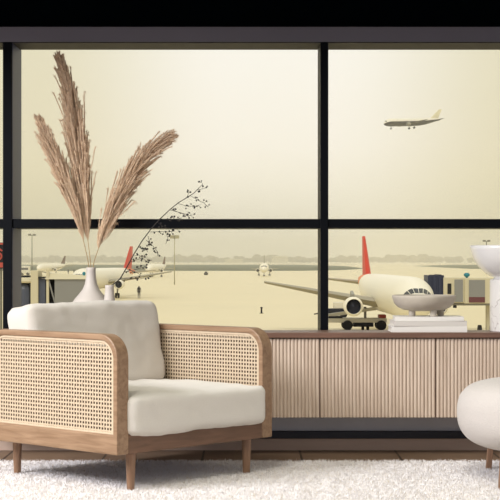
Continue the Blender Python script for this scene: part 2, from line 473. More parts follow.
# ------------------------------------------------------------------ books
bz = zt
bks = [(.386, .235, .030, .0, -.001, M['book_a'], 'white hardback book lying lowest in the stack under the stone bowl'),
       (.374, .235, .028, .02, .002, M['book_b'], 'pale grey book lying in the middle of the stack under the stone bowl'),
       (.352, .225, .021, -.03, .003, M['book_a'], 'thin white book on top of the stack, right under the footed bowl')]
for k, (w_, d_, h_, rz, dx, mt, lb) in enumerate(bks):
    t = thing('book', lb, 'book', (PX(429, 8.08)+dx, 8.17, bz), rz, 'books stacked on the sideboard')
    q = MB(); hw, hd = w_/2, d_/2; c_ = .0028
    q.box(-hw, hw, -hd, hd, 0, c_); q.box(-hw, hw, -hd, hd, h_-c_, h_); q.box(-hw, hw, -hd, -hd+c_, c_, h_-c_)
    q.build('cover', mt, t, bevel=.0008)
    q = MB(); q.box(-hw+.004, hw-.004, -hd+c_, hd-.004, c_, h_-c_); q.build('page_block', M['paper'], t)
    bz += h_
# ------------------------------------------------------------------ footed bowl
BC = Vector((PX(424, 8.17), 8.17, bz))
bowl = thing('footed_bowl', 'shallow ribbed stone bowl on three stubby feet, standing on the books', 'bowl', BC)
rimz = PZ(295, 8.17)-bz
R = .163
prof = [(0, .026), (.06, .027), (.105, .033), (.135, .046), (.153, .066), (R, rimz-.012), (R, rimz-.003), (R-.003, rimz), (R-.008, rimz), (R-.011, rimz-.010), (.145, .082), (.12, .058), (.06, .040), (0, .038)]
q = MB(); n = 144; vs = []
for i, (r_, z_) in enumerate(prof):
    for k in range(n):
        rb = r_+(.0012*math.cos(k*2*PI/n*72) if 3 < i < 7 else 0)
        vs.append((rb*math.cos(2*PI*k/n), rb*math.sin(2*PI*k/n), z_))
q.add(vs, [(i*n+k, i*n+(k+1) % n, (i+1)*n+(k+1) % n, (i+1)*n+k) for i in range(len(prof)-1) for k in range(n)])
q.build('bowl_body', M['stoneware'], bowl, smooth=True)
for px_, dy in ((411.5, -.03), (431.5, -.085), (442, .06)):
    q = MB(); q.lathe([(0, 0), (.015, 0), (.0175, .003), (.0175, .036), (.018, .045), (0, .045)], 24, (PX(px_, 8.17)-BC.x, dy, 0))
    q.build('foot', M['stoneware'], bowl, smooth=False, bevel=.001)
# ------------------------------------------------------------------ pedestal bowl
GC = Vector((PX(513, 8.17), 8.17, zt))
gob = thing('pedestal_bowl', 'large glossy white bowl on a marble column at the right of the sideboard', 'bowl', GC)
def zz(py): return PZ(py, 8.17)-zt
s_ = 8.17/F
prof = [(0, zz(279)), (20*s_, zz(279)), (18.5*s_, zz(277.5)), (24*s_, zz(275.5)), (30*s_, zz(271)), (36*s_, zz(264.5)), (40*s_, zz(257)), (42.3*s_, zz(249)), (43*s_, zz(245.6)),
        (42.3*s_, zz(245.4)), (40.5*s_, zz(250)), (37*s_, zz(258)), (28*s_, zz(269)), (0, zz(274))]
q = MB(); q.lathe(prof, 64); o = q.build('bowl_body', M['white_gloss'], gob, smooth=True)
q = MB(); q.lathe([(0, 0), (22.5*s_, 0), (23*s_, .003), (23*s_, zz(281)), (22*s_, zz(279.2)), (0, zz(279.2))], 56)
q.build('column', M['marble'], gob, smooth=False)
# ------------------------------------------------------------------ vases
VD = 8.21; s_ = VD/F
def vz(py): return PZ(py, VD)-zt
VC = Vector((PX(91, VD), VD, zt))
vase = MB()
prof = [(0, 0), (17*s_, 0), (18.5*s_, .008), (19*s_, .03), (19.5*s_, .06), (19.5*s_, vz(309)), (19*s_, vz(303)), (16*s_, vz(298.5)), (12*s_, vz(294)), (8.5*s_, vz(289.5)), (6.2*s_, vz(284)), (5*s_, vz(277)), (4.6*s_, vz(270)), (4.9*s_, vz(267.5)),
        (4.3*s_, vz(267.3)), (4.1*s_, vz(272)), (4.2*s_, vz(282)), (8*s_, vz(293)), (17*s_, vz(304)), (17*s_, .02), (0, .015)]
vase.lathe(prof, 48)
tag(vase.build('vase', M['ceramic'], None, smooth=True, loc=VC), 'pinkish white flared vase with narrow neck holding the pampas grass', 'vase', 'vases behind the armchair')
V2 = Vector((PX(109.5, VD-.095), VD-.095, zt))
q = MB()
prof = [(0, 0), (5.6*s_, 0), (6*s_, .01), (6.2*s_, .04), (6.4*s_, .09), (6.2*s_, vz(306)), (5.6*s_, vz(300)), (4.7*s_, vz(293)), (4.3*s_, vz(287)), (4.6*s_, vz(285)),
        (4.1*s_, vz(284.8)), (3.8*s_, vz(292)), (4.2*s_, vz(300)), (5*s_, .08), (5*s_, .02), (0, .015)]
q.lathe(prof, 40)
tag(q.build('vase', M['ceramic'], None, smooth=True, loc=V2), 'small slim white vase holding the dark berry branch', 'vase', 'vases behind the armchair')
# ------------------------------------------------------------------ pampas grass
def bez(pts, t):
    n = len(pts)-1; x = t*n; i = min(int(x), n-1); f = x-i
    p0 = pts[max(i-1, 0)]; p1 = pts[i]; p2 = pts[i+1]; p3 = pts[min(i+2, n)]
    return .5*((2*p1)+(p2-p0)*f+(2*p0-5*p1+4*p2-p3)*f*f+(3*p1-p0-3*p2+p3)*f**3)
def lerp_(a, b, t): return a+(b-a)*t
def pampas(label, mouth, path, widths, seed, nst=2300, droop=0):
    rr = random.Random(seed)
    t = thing('pampas_grass', label, 'dried grass', P(mouth[0], 300, VD), 0, 'pampas plumes in the flared vase')
    org = t.location.copy()
    pts = [P(x, y, VD+dy)-org for x, y, dy in path]
    st = [P(mouth[0], 300, VD)-org]+[P(mouth[0], 268, VD)-org]+[pts[0]]
    full = st+pts[1:]
    q = MB(); N = 24; cl = [bez(full, i/N) for i in range(N+1)]
    q.tube(cl, [.0022*(1-.75*i/N) for i in range(N+1)], 6); q.build('stem', M['pampas_stem'], t, smooth=True)
    vs, fs = [], []
    def wid(u):
        x = u*(len(widths)-1); i = min(int(x), len(widths)-2); return widths[i]+(widths[i+1]-widths[i])*(x-i)
    up = Vector((0, 0, 1))
    nb = nst//16
    for k in range(nb):
        u0 = (k/nb)**.95*.90*rr.uniform(.93, 1.0)
        ln = rr.uniform(.16, .34)*(1-.45*u0); u1 = min(1.0, u0+ln)
        edge = rr.random()
        w_ = wid(min(1, u0+ln*.6))*(rr.random()**.5)*(1.4 if edge < .12 else 1)
        a = rr.uniform(0, 2*PI)
        tan = (bez(pts, u1)-bez(pts, max(0, u1-.03))).normalized()
        x_ = tan.cross(Vector((0, 1, 0))).normalized(); y_ = tan.cross(x_)
        off = (x_*math.cos(a)+y_*math.sin(a)*.7)*w_*VD/F
        p0 = bez(pts, u0); pm = bez(pts, lerp_(u0, u1, .5))+off*.7; p3 = bez(pts, u1)+off*1.05+tan*rr.uniform(-.004, .014)
        pe = p3+tan*rr.uniform(.004, .022)+off*.15+up*rr.uniform(-.010, .004)
        br_ = [p0, pm, p3, pe]
        for h in range(38):
            ta = rr.random()**.8*.85; tb = min(1, ta+rr.uniform(.15, .4))
            jit = Vector((rr.uniform(-1, 1), rr.uniform(-1, 1), rr.uniform(-1, 1)))
            pa = bez(br_, ta)+jit*.0012
            pb = bez(br_, tb)+jit*.0068*(1-.5*tb)
            pc = pb+(bez(br_, min(1, tb+.05))-bez(br_, max(0, tb-.05))).normalized()*rr.uniform(.004, .010)+jit*.005-up*.0015
            wv = Vector((rr.uniform(-1, 1), rr.uniform(-.5, .5), rr.uniform(-1, 1))); wv = (wv-tan*wv.dot(tan)).normalized()
            ww = rr.uniform(.0003, .0008); b0 = len(vs)
            vs += [tuple(pa-wv*ww), tuple(pa+wv*ww), tuple(pb+wv*ww), tuple(pb-wv*ww), tuple(pc)]
            fs += [(b0, b0+1, b0+2, b0+3), (b0+3, b0+2, b0+4)]
    q = MB(); q.add(vs, fs); q.build('plume', M['plume'], t)
    return t
pampas('pampas plume leaning furthest left, the shortest of the three in the vase', (89, 268),
       [(83.5, 241, 0), (79, 222, -.01), (70, 195, -.02), (58, 165, -.03), (47, 140, -.03), (39, 119, -.03)], [1.2, 5, 8, 9, 7, 1.5], 11, 5200)
pampas('tallest pampas plume standing nearly upright in the middle of the vase', (91, 268),
       [(88, 241, .01), (86, 215, .01), (82, 180, .01), (77, 140, .01), (69, 95, .01), (59, 57, .01)], [1.5, 7.5, 12, 12.5, 8, 1], 12, 8000)
pampas('pampas plume arching out to the right of the vase', (93, 268),
       [(98, 250, -.01), (104, 232, 0), (115, 205, .02), (130, 178, .03), (150, 152, .03), (172, 135, .03)], [1.2, 6.5, 11.5, 12, 8.5, 1.2], 13, 6400)
# ------------------------------------------------------------------ berry branch
BD = VD-.095
br = thing('berry_branch', 'thin dark dried branch with tiny berries leaning right from the small vase', 'branch', P(109.5, 300, BD))
org = br.location.copy()
main = [(109.5, 300), (111, 286), (120, 279), (127, 267), (134, 254), (142, 241), (151, 229), (160, 219), (170, 209.5), (178, 203), (187, 197.5), (194, 193), (199, 188)]
q = MB(); mp_ = [P(x, y, BD)-org for x, y in main]
q.tube(mp_, [.0034-.0018*i/len(mp_) for i in range(len(mp_))], 6); q.build('stem', M['twig'], br, smooth=True)
rb = random.Random(21)
qb = MB(); qb.ball((0, 0, 0), .0042, 8, 6); _b = qb.build('berry', M['berry'], None, smooth=True); berry_me = _b.data; bpy.data.objects.remove(_b)
sprigs = [((199, 188), [(203, 184), (200, 182)]), ((197, 190), [(204, 188.5), (207, 187)]), ((187, 197.5), [(189, 192), (188, 189.5)]), ((190, 195.5), [(198, 200), (204, 203), (208, 207)]),
          ((178, 203.5), [(186, 206), (195, 206.5), (200, 205)]), ((171, 209), [(180, 213), (188, 216), (193, 215)]), ((170, 210), [(186, 214), (190, 218)]), ((160, 219), [(170, 219), (176, 219), (182, 218)]),
          ((157, 222), [(164, 227), (170, 229), (178, 229)]), ((150, 232), [(160, 231.5), (169, 232), (175, 231)]), ((165, 231), [(168, 238), (166, 244)]),
          ((148, 236), [(150, 243), (149, 247)]), ((139, 247), [(143, 250), (146, 248), (148, 252)]), ((146, 240), [(153, 246), (157, 251), (158, 256)]),
          ((134, 256), [(139, 255), (146, 261), (152, 260)]), ((130, 262), [(139, 259), (143, 258), (146, 254)]), ((124, 272), [(134, 270), (141, 268), (147, 266)]),
          ((121, 278), [(130, 279), (140, 279), (148, 277)]), ((126, 269), [(138, 273), (141, 275)])]
for (sx_, sy_), tips in sprigs:
    dy = rb.uniform(-.03, .03)
    a = P(sx_, sy_, BD)-org; pl = [a]+[P(x, y, BD)-org+Vector((0, dy*(i+1)/len(tips), 0)) for i, (x, y) in enumerate(tips)]
    q = MB(); q.tube(pl, .0011, 5); bl = []
    for i in range(1, len(pl)):
        for k in range(3 if len(pl) > 3 else 2):
            base = pl[i-1].lerp(pl[i], rb.uniform(.35, 1)); tip = base+Vector((rb.uniform(-1, 1), rb.uniform(-1, 1), rb.uniform(-1, 1)))*.014
            q.tube([base, tip], .0008, 4); bl.append((tip, rb.uniform(.8, 1.3)))
    o = q.build('sprig', M['twig'], br)
    for tip, sc_b in bl:
        b1 = link('berry', berry_me, None, o, tip); b1.scale = (sc_b,)*3

# ------------------------------------------------------------------ pouf
pf = thing('pouf', 'round cream boucle pouf on wooden legs, cut off by the right side of the picture', 'pouf', (1.355, 7.18, 0))
q = MB(); n, mr = 64, 40; vs = []
zc, hz, R = .300, .162, .412
for i in range(mr+1):
    a = -PI/2+PI*i/mr
    ca, sa = math.cos(a), math.sin(a)
    rr_ = R*abs(ca)**.42 if abs(ca) > 1e-6 else 0
    z_ = hz*(abs(sa)**.72)*(1 if sa > 0 else -1)
    if sa < 0: rr_ *= 1-.05*abs(sa)
    if i == 27: rr_ *= .992
    for k in range(n):
        an = 2*PI*k/n
        rk = rr_*(1-(.012 if k % 16 == 11 else 0))
        vs.append((rk*math.cos(an), rk*math.sin(an), zc+z_))
q.add(vs, [(i*n+k, i*n+(k+1) % n, (i+1)*n+(k+1) % n, (i+1)*n+k) for i in range(mr) for k in range(n)])
q.build('upholstered_seat', M['boucle'], pf, smooth=True)
for dx, dy in ((-.222, .33), (-.266, -.33), (.25, .33), (.25, -.33)):
    q = MB(); q.bar((dx, dy, RT-.01), (dx*.94, dy*.92, .19), .026); q.build('leg', M['walnut_leg'], pf, bevel=.002)

# ================================================================== outside
# ground
def ground(name, pts, z, mat):
    q = MB(); q.add([(x, y, z) for x, y in pts], [tuple(range(len(pts)))]); o = q.build(name, mat); return o
g = MB(); g.box(-1500, 1500, 9.5, 4200, GZ-1, GZ)
struct(g.build('ground_tarmac', M['tarmac']))
def gp(px, py):
    d = (CAMZ-GZ)*F/(py-HOR); return (PX(px, d), d)
def grass(name, pts, label):
    q = MB(); z = GZ+.08; pts = [gp(*p) for p in pts]
    k = len(pts); q.add([(x, y, z) for x, y in pts]+[(x, y, z-.3) for x, y in pts],
          [tuple(range(k)), tuple(reversed(range(k, 2*k)))]+[(i, k+i, k+(i+1) % k, (i+1) % k) for i in range(k)])
    return tag(q.build(name, M['grass']), label, 'grass', kind='stuff')
grass('grass_strip', [(-250, 271), (300, 270.8), (345, 270), (366, 268.6), (345, 266.2), (300, 264.8), (-250, 264.8)], 'long green grass strip beyond the apron, left of the red tail fin')
grass('grass_strip', [(414, 266.1), (470, 268.8), (760, 269.4), (760, 264.6), (450, 264.9)], 'narrow grey green grass strip beyond the apron at the right')
# far trees
q = MB(); rt = random.Random(5); x = -1150
while x < 1150:
    d = 3080+rt.uniform(-60, 60)
    h = 11+5*noise.noise(Vector((x*.011, 0, 0)))+rt.uniform(-2, 4)
    w_ = rt.uniform(6, 13)
    for k in range(4):
        q.ball((x+rt.uniform(-w_, w_)*.7, d+rt.uniform(-8, 8), GZ+h*rt.uniform(.3, .72)), h*rt.uniform(.28, .42), 8, 6, (1.3, 1.3, 1))
    q.tube([(x, d, GZ), (x, d, GZ+h*.5)], .6, 6)
    x += rt.uniform(3, 8)
tag(q.build('far_trees', M['tree']), 'misty belt of far trees along the horizon behind the airfield', 'trees', kind='stuff')
def farbuild(x0, x1, y0, d, label):
    t = thing('terminal_building', label, 'building', (PX((x0+x1)/2, d), d, GZ))
    hw = (x1-x0)/2*d/F; h = PZ(y0, d)-GZ
    q = MB(); q.box(-hw, hw, -10, 10, 0, h*.85); q.build('wall', M['farwall'], t)
    q = MB(); q.add([(-hw*1.03, -11, h*.85), (hw*1.03, -11, h*.85), (hw*1.03, 11, h*.85), (-hw*1.03, 11, h*.85), (-hw*.9, 0, h), (hw*.9, 0, h)],
                    [(0, 1, 5, 4), (2, 3, 4, 5), (1, 2, 5), (3, 0, 4), (3, 2, 1, 0)])
    q.build('roof', M['farwall'], t)
    return t
farbuild(272, 288, 256, 2900, 'long pale low building in the middle of the far tree belt')
farbuild(225, 243, 259.2, 2850, 'low flat pale shed in the far tree belt, left of the taxiing jet')

# haze over the airfield
m, nt, b = newmat('airfield_haze'); nt.nodes.remove(b)
vsn = nt.nodes.new('ShaderNodeVolumeScatter'); vsn.inputs['Density'].default_value = 1/2000
vsn.inputs['Color'].default_value = (1, .995, .975, 1); vsn.inputs['Anisotropy'].default_value = .2
nt.links.new(vsn.outputs[0], nt.nodes['Material Output'].inputs['Volume'])
q = MB(); q.box(-1450, 1450, 150, 4150, GZ+.01, 48)
hz_ = q.build('haze', m); tag(hz_, 'pale yellow haze hanging over the whole airfield', 'haze', kind='stuff')

# ------------------------------------------------------------------ aircraft
def lerp(a, b, t): return a+(b-a)*t
def airliner(label, nose, tail, R=1.35, zc=2.61, half=8.75, fin=3.05, finmat='red', basemat='orange', hull='hull', belly=None,
             eng=2.9, engr=.66, engx=.33, group='airliners on the airfield', alt=0, gear=True, rise=1.35, wmat='wing', cockpit=True, pitch=0, name='airliner'):
    nose = Vector((nose[0], nose[1], 0)); tail = Vector((tail[0], tail[1], 0))
    Ln = (nose-tail).length; mid = (nose+tail)/2; dr = (nose-tail).normalized()
    t = thing(name, label, 'airplane', (mid.x, mid.y, GZ+alt), math.atan2(dr.y, dr.x), group)
    t.rotation_euler = (0, pitch, math.atan2(dr.y, dr.x))
    H = Ln/2
    # fuselage along +X, nose at +H
    st = [(0, .02, -.30), (.006, .25, -.28), (.018, .48, -.22), (.035, .68, -.14), (.06, .86, -.07), (.085, .96, -.02), (.11, 1, 0), (.3, 1, 0), (.5, 1, 0), (.62, .95, .05),
          (.72, .83, .16), (.80, .66, .31), (.88, .47, .46), (.95, .30, .56), (.985, .2, .6), (1, .08, .62)]
    def body(u):
        for (a, ra, za), (b2, rb_, zb) in zip(st[:-1], st[1:]):
            if u <= b2:
                f = (u-a)/(b2-a); return lerp(ra, rb_, f)*R, lerp(za, zb, f)*R
        return st[-1][1]*R, st[-1][2]*R
    n = 28; us = sorted(set([s[0] for s in st]+[.045, .072, .2, .4, .6, .68, .78, .86, .92, .97]))
    q = MB()
    vs = []
    for u in us:
        r_, dz = body(u)
        for k in range(n):
            a = 2*PI*k/n; vs.append((H-u*Ln, r_*math.sin(a), zc+dz+r_*math.cos(a)))
    k0 = 0
    q.add(vs, [])
    for i in range(len(us)-1):
        for k in range(n):
            q.f.append((i*n+k, i*n+(k+1) % n, (i+1)*n+(k+1) % n, (i+1)*n+k))
            um = (us[i]+us[i+1])/2; cz_ = math.cos(2*PI*(k+.5)/n)
            mi = 0
            if belly and cz_ < .25: mi = 1
            if basemat and um > .80 and cz_ > .15-(um-.8)*6: mi = 2
            q.m.append(mi)
    q.f.append(tuple(reversed(range(n)))); q.m.append(0); q.f.append(tuple((len(us)-1)*n+k for k in range(n))); q.m.append(0)
    q.build('fuselage', [M[hull], M[belly or hull], M[basemat or hull]], t, smooth=True)
    def surf(nm, root, rc, tip, tcx, th_, mat, parent=t):
        # root/tip: leading-edge points; chord runs -X; thickness in the direction normal to span & chord
        q = MB(); root = Vector(root); tip = Vector(tip); sp = (tip-root).normalized(); nr = Vector((1, 0, 0)).cross(sp).normalized()
        pr = [(0, 0), (.08, .5), (.3, .62), (.7, .35), (1, .04), (.7, -.25), (.3, -.42), (.08, -.35)]
        vs = [root+Vector((-c*rc, 0, 0))+nr*h*th_*rc for c, h in pr]+[tip+Vector((-c*tcx, 0, 0))+nr*h*th_*tcx for c, h in pr]
        k = len(pr); q.add(vs, [(i, (i+1) % k, k+(i+1) % k, k+i) for i in range(k)]+[tuple(range(k)), tuple(range(k, 2*k))])
        return q.build(nm, mat, parent, smooth=False)
    WX = H-.36*Ln
    for s in (-1, 1):
        surf('wing', (WX, s*R*.75, zc-R*.38), Ln*.155, (WX-half*.42, s*half, zc-R*.38+rise), Ln*.04, .11, M[wmat])
        surf('tailplane', (H-.88*Ln, s*R*.3, zc+R*.45), Ln*.085, (H-.88*Ln-half*.17, s*half*.41, zc+R*.7), Ln*.035, .10, M[wmat])
    surf('tail_fin', (H-.80*Ln, 0, zc+R*.75), Ln*.155, (H-.80*Ln-fin*1.35, 0, zc+R*.95+fin), Ln*.055, .09, M[finmat])
    for s in (-1, 1):
        if not eng: break
        ez = zc-R*.57; ex = H-engx*Ln+engr*.5; le = engr*3.1
        q = MB(); pr = [(engr*.80, 0), (engr*.93, .04*le), (engr, .18*le), (engr*1.0, .45*le), (engr*.85, .8*le), (engr*.6, le), (engr*.52, le), (engr*.60, .6*le), (engr*.78, .3*le), (engr*.76, .08*le), (engr*.80, 0)]
        nn = 24; vs = [(ex-x_, s*eng+r_*math.cos(2*PI*k/nn), ez+r_*math.sin(2*PI*k/nn)) for r_, x_ in pr for k in range(nn)]
        q.add(vs, [(i*nn+k, i*nn+(k+1) % nn, (i+1)*nn+(k+1) % nn, (i+1)*nn+k) for i in range(len(pr)-1) for k in range(nn)])
        e_ = q.build('engine', M['hullgrey'] if belly else M[hull], t, smooth=True)
        q = MB(); vs = [(ex-.22*le, s*eng+engr*.77*math.cos(2*PI*k/nn), ez+engr*.77*math.sin(2*PI*k/nn)) for k in range(nn)]+[(ex-.1*le, s*eng, ez)]
        q.add(vs, [(k, (k+1) % nn, nn) for k in range(nn)]); q.build('fan', M['fan'], e_)
        q = MB(); q.bar((ex-.35*le, s*eng, ez+engr*.9), (ex-le*.9, s*eng, ez+engr*1.25), engr*.3, engr*.7); q.build('pylon', M['hullgrey'], t)
    if gear:
        gr = [(H-.12*Ln, 0, R*.16), (WX-Ln*.12, R*1.15, R*.24), (WX-Ln*.12, -R*1.15, R*.24)]
        for gx, gy, wr_ in gr:
            q = MB(); q.tube([(gx, gy, wr_), (gx, gy, zc-R*.7)], R*.07, 8); q.bar((gx, gy, wr_+R*.1), (gx-R*.6, gy, zc-R*.75), R*.06)
            g_ = q.build('landing_gear', M['hullgrey'], t)
            for s in (-1, 1):
                q = MB(); q.tube([(gx, gy+s*R*.13-R*.06, wr_), (gx, gy+s*R*.13+R*.06, wr_)], wr_, 16); q.build('wheel', M['dark'], g_)
    if cockpit:
        # wrap-round windscreen: panes laid on the nose skin
        for k in range(6):
            a0 = math.radians(-62+k*21+1.5); a1 = math.radians(-62+(k+1)*21-1.5)
            q = MB(); vs = []; nu = 4
            for i in range(nu+1):
                for a in (a0, (a0+a1)/2, a1):
                    am = a
                    side = abs(am)/math.radians(62)
                    u = lerp(.0185+.008*side, .031+.008*side, i/nu)
                    r_, dz = body(u); r_ *= 1.012
                    vs.append((H-u*Ln+.01, r_*math.sin(am), zc+dz+r_*math.cos(am)))
            q.add(vs, [(i*3+j, i*3+j+1, (i+1)*3+j+1, (i+1)*3+j) for i in range(nu) for j in range(2)])
            q.build('cockpit_window', M['cockpit'], t)
    return t
airliner('large cream airliner with red tail fin parked nose-on behind the stone bowl', (10.25, 95), (9.25, 132))
airliner('cream airliner with red tail fin parked nose-left behind the two white vases', (-21.4, 194), (-16.6, 226), engr=.6)
airliner('small white jet seen at an angle beyond the berry branch, right of the parked airliners', (PX(148, 452), 452), (PX(166, 478), 478), R=1.2, finmat='brownfin', basemat=None, half=5, fin=2.2, eng=2.2, engr=.5, rise=.4, cockpit=False)
airliner('white jet taxiing head-on in the middle of the empty tarmac', (PX(264, 480), 480), (PX(264.4, 508), 508), R=1.45, half=4.2, fin=2.6, finmat='wing', basemat=None, eng=2.0, engr=.6, rise=.3)
airliner('white airliner with dark brown tail fin parked far off behind the left jet bridge', (PX(38, 500), 500), (PX(66, 524), 524), R=1.25, half=8, fin=2.6, finmat='brownfin', basemat=None, cockpit=False, eng=2.6, engr=.5)
fl = airliner('airliner with dark belly flying low in the sky with its wheels down', (PX(384, 600), 600), (PX(441, 612), 612), R=1.5, half=9, fin=3.4, finmat='palefin', basemat=None, belly='slate', wmat='slate',
         eng=3.0, engr=.6, alt=53, group='airliners on the airfield', rise=.9)
fl['group'] = 'airliners'
fl.location.z = PZ(122.2, 606)-2.61
fl.rotation_euler = (0, math.radians(3), fl.rotation_euler[2])

# ------------------------------------------------------------------ jet bridges
def rel(o, nm, mat, px0, px1, py0, py1, d0, d1, parent=None, bevel=0):
    l = o.location
    return boxobj(nm, mat, PX(px0, d0)-l.x, PX(px1, d0)-l.x, d0-l.y, d1-l.y, PZ(py1, d0)-l.z, PZ(py0, d0)-l.z, parent or o, bevel)
D = 100.0
jb = thing('jet_bridge', 'cream jet bridge with navy hood docked at the nose of the large airliner', 'jet bridge', (PX(462, D), D+1.2, GZ), 0, 'jet bridges')
# hood: ribbed navy bellows
q = MB(); l = jb.location
for k in range(6):
    a = PX(428, D)+k*.17; sc2 = .06 if k % 2 else 0
    zt2 = PZ(275.3-1.0*(k/5), D)-l.z; q.box(a-l.x, a+.17-l.x, D+sc2-l.y, D+2.4-sc2-l.y, PZ(304, D)-l.z, zt2-sc2)
q.build('hood', M['bnavy'], jb)
cab = rel(jb, 'cabin', M['cream'], 443.5, 464, 277.5, 303, D-.1, D+2.6, bevel=.03)
rel(jb, 'cabin_door', M['dark'], 447.5, 451.5, 283.5, 294, D-.14, D-.06, cab, .03)
rel(jb, 'side_window', M['bgrey'], 454.5, 463, 279.5, 302, D-.14, D-.06, cab)
tn = rel(jb, 'tunnel', M['cream'], 464, 560, 278, 303.5, D+.05, D+2.5, bevel=.03)
rel(jb, 'side_window', M['bgrey'], 469, 485, 280, 297, D, D+.1, tn)
rel(jb, 'side_window', M['bgrey'], 491, 520, 280, 297, D, D+.1, tn)
rel(jb, 'kick_panel', M['maroon'], 469, 485, 297, 302.5, D, D+.1, tn)
rel(jb, 'underframe', M['hullgrey'], 446, 560, 303.5, 305.5, D+.2, D+2.3)
q = MB(); q.ball((PX(468.5, D)-l.x, D+.8-l.y, PZ(275, D)-l.z), .2, 12, 8, (1, 1, .7)); q.tube([(PX(468.5, D)-l.x, D+.8-l.y, PZ(278, D)-l.z), (PX(468.5, D)-l.x, D+.8-l.y, PZ(275, D)-l.z)], .08, 8)
q.build('beacon', M['teal'], jb, smooth=True)
cl_ = rel(jb, 'support_column', M['cream'], 486.5, 490, 305.5, 334, D+1, D+1.4)
q = MB()
for s in (-1, 1):
    q.tube([(PX(488, D)-l.x+s*.35-.1, D+1.2-l.y, .42), (PX(488, D)-l.x+s*.35+.1, D+1.2-l.y, .42)], .42, 16)
q.build('wheels', M['dark'], jb)
q = MB(); q.tube([(PX(455.5, D)-l.x, D+.3-l.y, PZ(305, D)-l.z), (PX(455.5, D)-l.x, D+.3-l.y, PZ(308, D)-l.z)], .12, 8); q.build('lamp', M['dark'], jb)

D = 90.0
jl = thing('jet_bridge', 'grey and cream jet bridge behind the back cushion at the left window', 'jet bridge', (PX(50, D), D+1.2, GZ), 0, 'jet bridges')
l = jl.location
rel(jl, 'rotunda', M['bblue'], 14, 30.5, 283, 318, D, D+2.4, bevel=.35)
rel(jl, 'rotunda_roof', M['cream'], 12, 31, 279, 283, D-.2, D+2.6, bevel=.1)
rel(jl, 'support_column', M['cream'], 30.5, 38, 270.5, 349, D-.15, D+1.6, bevel=.03)
rel(jl, 'glazed_panel', M['bblue'], 38, 45.5, 279, 318, D+.1, D+2.2, bevel=.02)
rel(jl, 'dark_recess', M['dark'], 45.5, 54.5, 279, 318, D+.8, D+2.2)
rel(jl, 'support_column', M['cream'], 46.3, 48.8, 270, 349, D, D+.25)
q = MB(); q.bar((PX(48.5, D)-l.x, D+.1-l.y, PZ(280, D)-l.z), (PX(55, D)-l.x, D+.1-l.y, PZ(304, D)-l.z), .08); q.build('brace', M['bgrey'], jl)
tn = rel(jl, 'tunnel', M['bgrey'], 54.5, 90, 279, 312, D, D+2.5, bevel=.03)
q = MB()                                # sloping cream roof
q.add([(PX(45, D)-l.x, D-.1-l.y, PZ(279.2, D)-l.z), (PX(92, D)-l.x, D-.1-l.y, PZ(279.2, D)-l.z), (PX(92, D)-l.x, D+2.6-l.y, PZ(279.2, D)-l.z), (PX(45, D)-l.x, D+2.6-l.y, PZ(279.2, D)-l.z),
       (PX(47, D)-l.x, D+.3-l.y, PZ(273.5, D)-l.z), (PX(91, D)-l.x, D+.3-l.y, PZ(276, D)-l.z), (PX(91, D)-l.x, D+2.2-l.y, PZ(276, D)-l.z), (PX(47, D)-l.x, D+2.2-l.y, PZ(273.5, D)-l.z)],
      [(0, 3, 2, 1), (4, 5, 6, 7), (0, 1, 5, 4), (1, 2, 6, 5), (2, 3, 7, 6), (3, 0, 4, 7)])
q.build('roof', M['cream'], jl)
rel(jl, 'roof_unit', M['dark'], 38, 44, 276.8, 278.5, D-.1, D+1.2)
rel(jl, 'rear_bracket', M['dark'], 21, 29, 275.5, 277.5, D+.2, D+1.2)
q = MB(); q.tube([(PX(82.5, D)-l.x, D+.8-l.y, PZ(276.5, D)-l.z), (PX(82.5, D)-l.x, D+.8-l.y, PZ(274, D)-l.z)], [.05, .1], 8); q.ball((PX(82.5, D)-l.x, D+.8-l.y, PZ(273.6, D)-l.z), .10, 10, 6)
q.build('beacon', M['teal'], jl, smooth=True)
for pxx in (60, 84):
    rel(jl, 'support_leg', M['bgrey'], pxx, pxx+4, 312, 347.7, D+1, D+1.3)

# ------------------------------------------------------------------ apron vehicles
def wheelset(q, xs, ys, r):
    for x in xs:
        for y in ys: q.append((x, y, r))
D = 113.0
ld = thing('belt_loader', 'long belt loader with dark wheels parked below the engine of the large airliner', 'loader', (PX(356, D), D, GZ), 0, 'apron vehicles')
L_ = PX(387, D)-PX(327, D)
q = MB(); q.box(-L_/2, L_/2, -.8, .8, .55, .86); q.build('chassis', M['vehicle'], ld, bevel=.04)
q = MB(); q.bar((-L_/2-.3, 0, 1.0), (L_/2+.5, 0, 1.75), 1.0, .16); q.build('conveyor_belt', M['hullgrey'], ld, bevel=.02)
q = MB(); q.bar((-L_/2-.3, -.55, .98), (L_/2+.5, -.55, 1.73), .08, .22); q.build('side_rail', M['vehicle'], ld)
q = MB(); q.box(-.2, 1.2, -.7, .7, .25, .52); q.build('engine_box', M['dark'], ld)
q = MB(); q.box(1.6, 2.1, -.6, .6, .86, 1.1); q.build('hydraulic_unit', M['rustred'], ld, bevel=.03)
q = MB(); q.box(-2.0, -1.0, -.75, .1, .78, 1.0); q.build('driver_seat', M['dark'], ld, bevel=.05)
for x_ in (-.45-.2, 1.75):
    for y_ in (-.75, .75):
        q = MB(); q.tube([(x_, y_-.13, .36), (x_, y_+.13, .36)], .36, 18); q.build('wheel', M['dark'], ld)
D = 137.0
cart = thing('ground_power_cart', 'dark wheeled ground cart standing left of the round engine', 'cart', (PX(337, D), D, GZ), 0, 'apron vehicles')
q = MB(); q.box(-.9, .9, -.6, .6, .45, .8); q.build('cart_body', M['slate'], cart, bevel=.06)
q = MB(); q.bar((-.9, 0, .5), (-2.0, 0, .3), .1); q.build('tow_bar', M['dark'], cart)
q = MB(); q.box(-.3, .5, -.5, .5, .8, 1.35); q.build('equipment_top', M['vehicle'], cart, bevel=.04)
